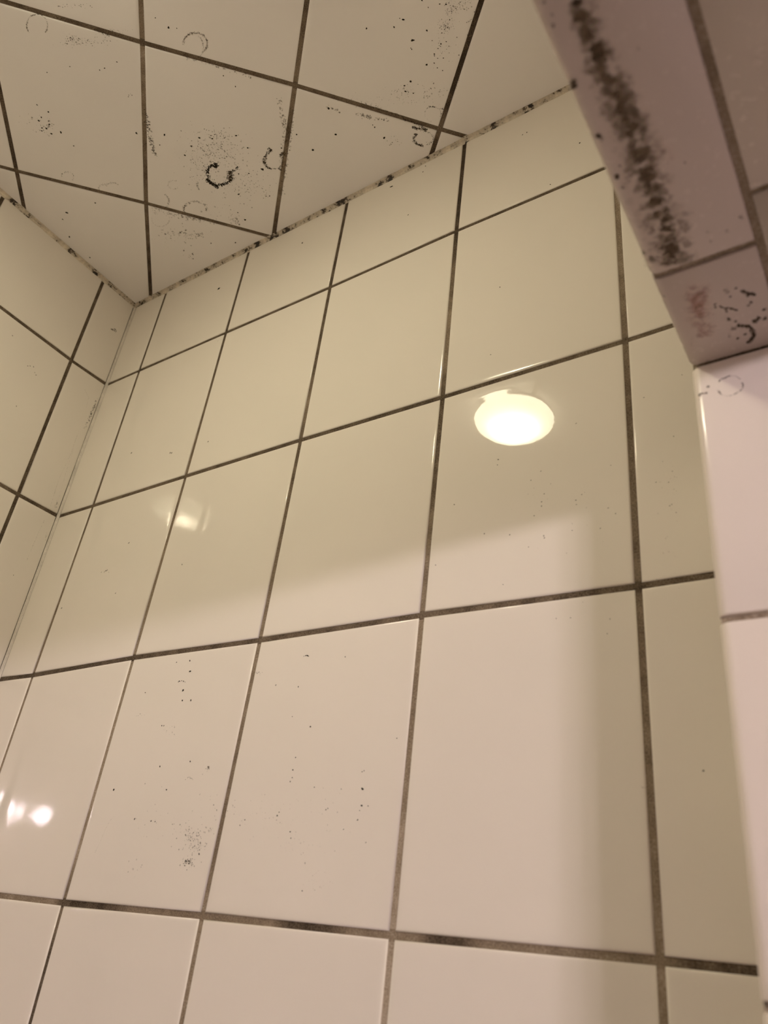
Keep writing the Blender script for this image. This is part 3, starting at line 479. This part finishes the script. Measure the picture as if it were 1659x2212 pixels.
def build_ceiling():
    bm = bmesh.new(); g = bm.verts.layers.float.new('grime')
    JC = 0.0046
    slab(bm, FC, -0.02, -0.02, JX + 0.02, -NEAR + 0.02, -0.0022, 0.08, g)
    rect = (0.0035, 0.0035, JX - 0.002, -NEAR - 0.003)
    for a in range(-8, 8):
        for b in range(-9, 9):
            c = [node_c(a, b), node_c(a + 1, b), node_c(a + 1, b + 1), node_c(a, b + 1)]
            if area(c) < 0: c = c[::-1]
            c = inset(c, JC / 2)
            c = clip(c, rect) if c else c
            if c and abs(area(c)) > 4e-5: add_tile(bm, FC, c, 0.0008)
    def inside(p): return -0.004 < p[0] < JX + 0.004 and -0.004 < p[1] < -NEAR + 0.004
    def runs(pts, dep):
        cur = []
        for p in pts:
            if inside(p): cur.append(p)
            else:
                if len(cur) > 1: add_strip(bm, FC, cur, JC * 1.6, dep, g)
                cur = []
        if len(cur) > 1: add_strip(bm, FC, cur, JC * 1.6, dep, g)
    N = 25
    for b in range(-8, 9):
        pts = []
        for a in range(-8, 8):
            p, q = node_c(a, b), node_c(a + 1, b)
            for t in range(N): f = t / N; pts.append((p[0] + (q[0] - p[0]) * f, p[1] + (q[1] - p[1]) * f, interp(CG.get(b, CG[-1]), a + f)))
        runs(pts, -0.0011)
    for a in range(-7, 8):
        pts = []
        for b in range(-8, 8):
            p, q = node_c(a, b), node_c(a, b + 1)
            for t in range(N): f = t / N; pts.append((p[0] + (q[0] - p[0]) * f, p[1] + (q[1] - p[1]) * f, 0.68))
        runs(pts, -0.00105)
    o = link('ceiling', bm, [MATT, GROUT])
    tag(o, 'shower ceiling of diagonally laid pale tiles, stained with mould rings', 'ceiling', 'structure')
    mould_on(o, 'c', 'black and brown mould rings and specks on the ceiling tiles')
    return o

# ------------------------------------------------------------------ sealant beads
def bead(name, p0, p1, n1, n2, size, mat, label, wob=0.18, step=0.004):
    """A hand-smoothed fillet of sealant in the angle between two faces with normals n1 and n2."""
    bm = bmesh.new(); p0, p1, n1, n2 = map(Vector, (p0, p1, n1, n2)); rnd = random.Random(len(label))
    n = max(4, int((p1 - p0).length / step)); prev = None; w1 = w2 = 1.0
    for i in range(n + 1):
        p = p0.lerp(p1, i / n)
        w1 += (rnd.gauss(1, wob) - w1) * 0.35; w2 += (rnd.gauss(1, wob) - w2) * 0.35
        s1, s2 = size * w1, size * w2
        ring = [bm.verts.new(p + n1 * 0.0001 + n2 * s2 - n1 * 0.0006), bm.verts.new(p + n1 * 0.0003 + n2 * s2 * 0.8),
                bm.verts.new(p + n1 * s1 * 0.16 + n2 * s2 * 0.42), bm.verts.new(p + n1 * s1 * 0.26 + n2 * s2 * 0.26),
                bm.verts.new(p + n1 * s1 * 0.42 + n2 * s2 * 0.16), bm.verts.new(p + n1 * s1 * 0.8 + n2 * 0.0003), bm.verts.new(p + n1 * s1 - n2 * 0.0006)]
        if prev:
            for a, b, c, d in zip(prev[:-1], prev[1:], ring[1:], ring[:-1]):
                f = bm.faces.new((a, b, c, d)); f.smooth = True; f.normal_update()
                if f.normal.dot(n1 + n2) < 0: f.normal_flip()
        prev = ring
    o = link(name, bm, mat); return tag(o, label, 'sealant', 'structure')

build_back(); build_left(); build_ceiling()
bead('trim_1', (0.0, 0, CEIL), (JX, 0, CEIL), (0, -1, 0), (0, 0, -1), 0.0044, CAULK, 'mouldy sealant bead where the ceiling meets the glossy back wall')
bead('trim_2', (0, 0.0, CEIL), (0, NEAR, CEIL), (1, 0, 0), (0, 0, -1), 0.0042, CAULK, 'mouldy sealant bead where the ceiling meets the left wall')
bead('trim_3', (0, 0, CEIL), (0, 0, 0), (1, 0, 0), (0, -1, 0), 0.0018, CORNER_CAULK, 'pale sealant bead down the inner corner of the shower', 0.1, 0.006)

# ------------------------------------------------------------------ pier at the right and the lintel over the opening
def nose_tile(bm, lo, hi, edge_test, radius, small, mat=0):
    """A tile block with one well-rounded nose and softly rounded other front edges."""
    t = bmesh.new(); box(t, lo, hi)
    es = [e for e in t.edges if edge_test(e)]
    if es: bmesh.ops.bevel(t, geom=es, offset=radius, segments=6, profile=0.5, affect='EDGES')
    es = [e for e in t.edges if len(e.link_faces) == 2 and e.calc_face_angle(0) > 1.0]
    bmesh.ops.bevel(t, geom=es, offset=small, segments=3, profile=0.5, affect='EDGES')
    for f in t.faces: f.smooth = True; f.material_index = mat
    me = bpy.data.meshes.new('tmp'); t.to_mesh(me); t.free(); bm.from_mesh(me); bpy.data.meshes.remove(me)

def build_pier():
    bm = bmesh.new(); g = bm.verts.layers.float.new('grime')
    _, fs = box(bm, (JX + 0.0012, -PD + 0.0022, 0), (ROOMX, 0.0, CEIL), 1)
    for v in bm.verts: v[g] = 0.2
    zs = [SOF + 0.0005, 0.5946, 0.7345] + [0.7345 + 0.139 * k for k in range(1, 11)]
    xs = [JX, JX + 0.2] + [JX + 0.2 + 0.2 * k for k in range(1, 8)]
    for k in range(len(zs) - 1):
        z1, z0 = CEIL - zs[k] - (0.0016 if k else 0.0), CEIL - zs[k + 1] + 0.0016
        for x0, x1 in zip(xs[:-1], xs[1:]):
            first = x0 == JX
            lo = (x0 + (0 if first else 0.0018), -PD, z0); hi = (min(x1 - 0.0018, ROOMX), -PD + 0.008, z1)
            if hi[0] - lo[0] < 0.02: continue
            nose_tile(bm, lo, hi, (lambda e: first and all(abs(v.co.x - JX) < 1e-5 and abs(v.co.y + PD) < 1e-5 for v in e.verts)), 0.0052, 0.0007)
    # narrow return tiles on the side of the pier
    for k in range(len(zs) - 1):
        nose_tile(bm, (JX, -PD + 0.0095, CEIL - zs[k + 1] + 0.0016), (JX + 0.006, -0.001, CEIL - zs[k] - 0.0016), lambda e: False, 0.001, 0.0007)
    o = link('wall_right', bm, [PIER, GROUT])
    tag(o, 'pale pinkish tiled pier at the right edge, under the lintel', 'wall', 'structure')
    mould_on(o, 'p', 'faint grey mould ring near the top of the pier')

def yaw(o):
    for v in o.data.vertices:
        v.co.x += (-PD - v.co.y) * 0.014

def build_lintel():
    bm = bmesh.new(); g = bm.verts.layers.float.new('grime')
    box(bm, (JX + 0.0012, NEAR, CEIL - SOF + 0.0016), (JX + TK, -PD, CEIL), 1)
    for v in bm.verts: v[g] = 0.33
    z = CEIL - SOF
    e1 = lambda e: all(abs(v.co.x - JX) < 1e-5 and abs(v.co.z - z) < 1e-5 for v in e.verts)
    ys = [-PD, -0.1605, -0.3555, -0.5505, -0.7455, NEAR]
    for y1, y0 in zip(ys[:-1], ys[1:]):
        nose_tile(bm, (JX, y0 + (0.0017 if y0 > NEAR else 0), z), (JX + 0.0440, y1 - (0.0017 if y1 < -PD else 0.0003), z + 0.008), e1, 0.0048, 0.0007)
    ys = [-PD, -0.1865, -0.3365, -0.4865, -0.6365, -0.7865, NEAR]
    for y1, y0 in zip(ys[:-1], ys[1:]):
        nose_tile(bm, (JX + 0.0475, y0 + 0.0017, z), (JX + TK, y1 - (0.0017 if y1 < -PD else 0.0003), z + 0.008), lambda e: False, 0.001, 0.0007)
    # inner face towards the shower and outer face towards the room
    for x0 in (JX, JX + TK - 0.007):
        y = -PD
        while y > NEAR + 0.02:
            y2 = max(NEAR, y - 0.15); zz = z + 0.0095
            while zz < CEIL - 0.02:
                z2 = min(CEIL - 0.002, zz + 0.19)
                nose_tile(bm, (x0, y2 + 0.0017, zz), (x0 + 0.008, y - 0.0017, z2 - 0.003), lambda e: False, 0.001, 0.0007, 2)
                zz = z2 + 0.001
            y = y2
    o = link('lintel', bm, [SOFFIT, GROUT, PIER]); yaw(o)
    tag(o, 'tiled lintel over the shower opening, its shaded underside streaked with brown mould', 'lintel', 'structure')
    m = mould_on(o, 's', 'brown mould streak and rings on the underside')

build_pier(); build_lintel()

# ------------------------------------------------------------------ the rest of the room, outside the frame
def plain_wall(name, lo, hi, mat, label, cat):
    bm = bmesh.new(); box(bm, lo, hi); bmesh.ops.recalc_face_normals(bm, faces=bm.faces)
    return tag(link(name, bm, mat), label, cat, 'structure')
plain_wall('wall_near', (-0.08, NEAR - 0.10, 0), (JX + TK, NEAR, CEIL), WHITEW, 'plain wall closing the shower opposite the glossy back wall', 'wall')
plain_wall('wall_partition', (JX, ROOMY, 0), (JX + TK, NEAR - 0.10, CEIL), PLASTER, 'partition wall beside the shower opening', 'wall')
plain_wall('wall_rear', (JX, ROOMY - 0.08, 0), (ROOMX + 0.08, ROOMY, CEIL), PLASTER, 'rear wall of the bathroom', 'wall')
plain_wall('wall_far', (ROOMX, ROOMY, 0), (ROOMX + 0.08, 0.0, CEIL), PLASTER, 'bathroom wall that carries the lamp', 'wall')
plain_wall('floor', (-0.08, ROOMY - 0.08, -0.08), (ROOMX + 0.08, 0.08, 0), FLOORM, 'brown tiled bathroom floor', 'floor')
plain_wall('floor', (0.0, NEAR, 0.0), (JX, -0.001, 0.03), ENAMEL, 'unseen white shower tray added to bounce light up to the ceiling', 'shower tray')  # out of view, added as a pale surface to throw lamp light upwards
bm = bmesh.new(); box(bm, (JX + TK, ROOMY, CEIL), (ROOMX, -PD, CEIL + 0.08)); bmesh.ops.recalc_face_normals(bm, faces=bm.faces)
tag(link('ceiling', bm, PLASTER), 'plain bathroom ceiling outside the shower', 'ceiling', 'structure')

# ------------------------------------------------------------------ lamps
def lathe(profile, seg=48):
    bm = bmesh.new(); rings = []
    for r, z in profile:
        rings.append([bm.verts.new((r * math.cos(2 * math.pi * i / seg), r * math.sin(2 * math.pi * i / seg), z)) for i in range(seg)] if r > 1e-6 else [bm.verts.new((0, 0, z))])
    for a, b in zip(rings[:-1], rings[1:]):
        for i in range(seg):
            j = (i + 1) % seg
            if len(a) == 1: bm.faces.new((a[0], b[i], b[j]))
            elif len(b) == 1: bm.faces.new((a[i], b[0], a[j]))
            else: bm.faces.new((a[i], a[j], b[j], b[i]))
    bmesh.ops.recalc_face_normals(bm, faces=bm.faces)
    return bm

def ceiling_lamp():
    t = bpy.data.objects.new('ceiling_lamp', None); C.objects.link(t)
    t.location = (0.357, -0.436, CEIL)
    tag(t, 'round ceiling lamp with textured glass, mirrored in the glossy wall tile', 'lamp')
    link('base', lathe([(0, 0.0), (0.0575, 0.0), (0.0575, -0.006), (0.054, -0.009), (0, -0.009)]), ENAMEL, t, True)
    # low dome of pressed glass with a finely scalloped rim
    bm = lathe([(0.0578, -0.005)] + [(0.0590 * math.cos(a), -0.008 - 0.020 * math.sin(a)) for a in [k * math.pi / 2 / 12 for k in range(12)]] + [(0, -0.028)], 96)
    for v in bm.verts:
        r = math.hypot(v.co.x, v.co.y)
        if r > 0.048: v.co.x *= 1 + 0.012 * math.sin(34 * math.atan2(v.co.y, v.co.x)); v.co.y *= 1 + 0.012 * math.sin(34 * math.atan2(v.co.y, v.co.x))
    link('glass_shade', bm, GLOW, t, True)
ceiling_lamp()

def wall_lamp():
    t = bpy.data.objects.new('wall_lamp', None); C.objects.link(t)
    t.location = (ROOMX, -1.325, CEIL - 0.388)
    tag(t, 'three-bulb wall lamp with a metal bar on the bathroom wall', 'lamp')
    bm = bmesh.new(); box(bm, (-0.03, -0.21, -0.03), (0.0, 0.21, 0.03))
    bmesh.ops.bevel(bm, geom=list(bm.edges), offset=0.004, segments=2, affect='EDGES')
    link('back_plate', bm, CHROME, t)
    for y in (-0.125, 0.0, 0.125):
        bm = lathe([(0.0, 0.0), (0.022, 0.0), (0.024, -0.03), (0, -0.03)], 24)
        bm.transform(Matrix.Rotation(math.radians(90), 4, 'Y')); bm.transform(Matrix.Translation((-0.03, y, 0)))
        link('socket', bm, CHROME, t, True)
        bm = bmesh.new(); bmesh.ops.create_uvsphere(bm, u_segments=24, v_segments=16, radius=0.034)
        bm.transform(Matrix.Translation((-0.095, y, 0)))
        link('bulb', bm, BULB, t, True)
wall_lamp()
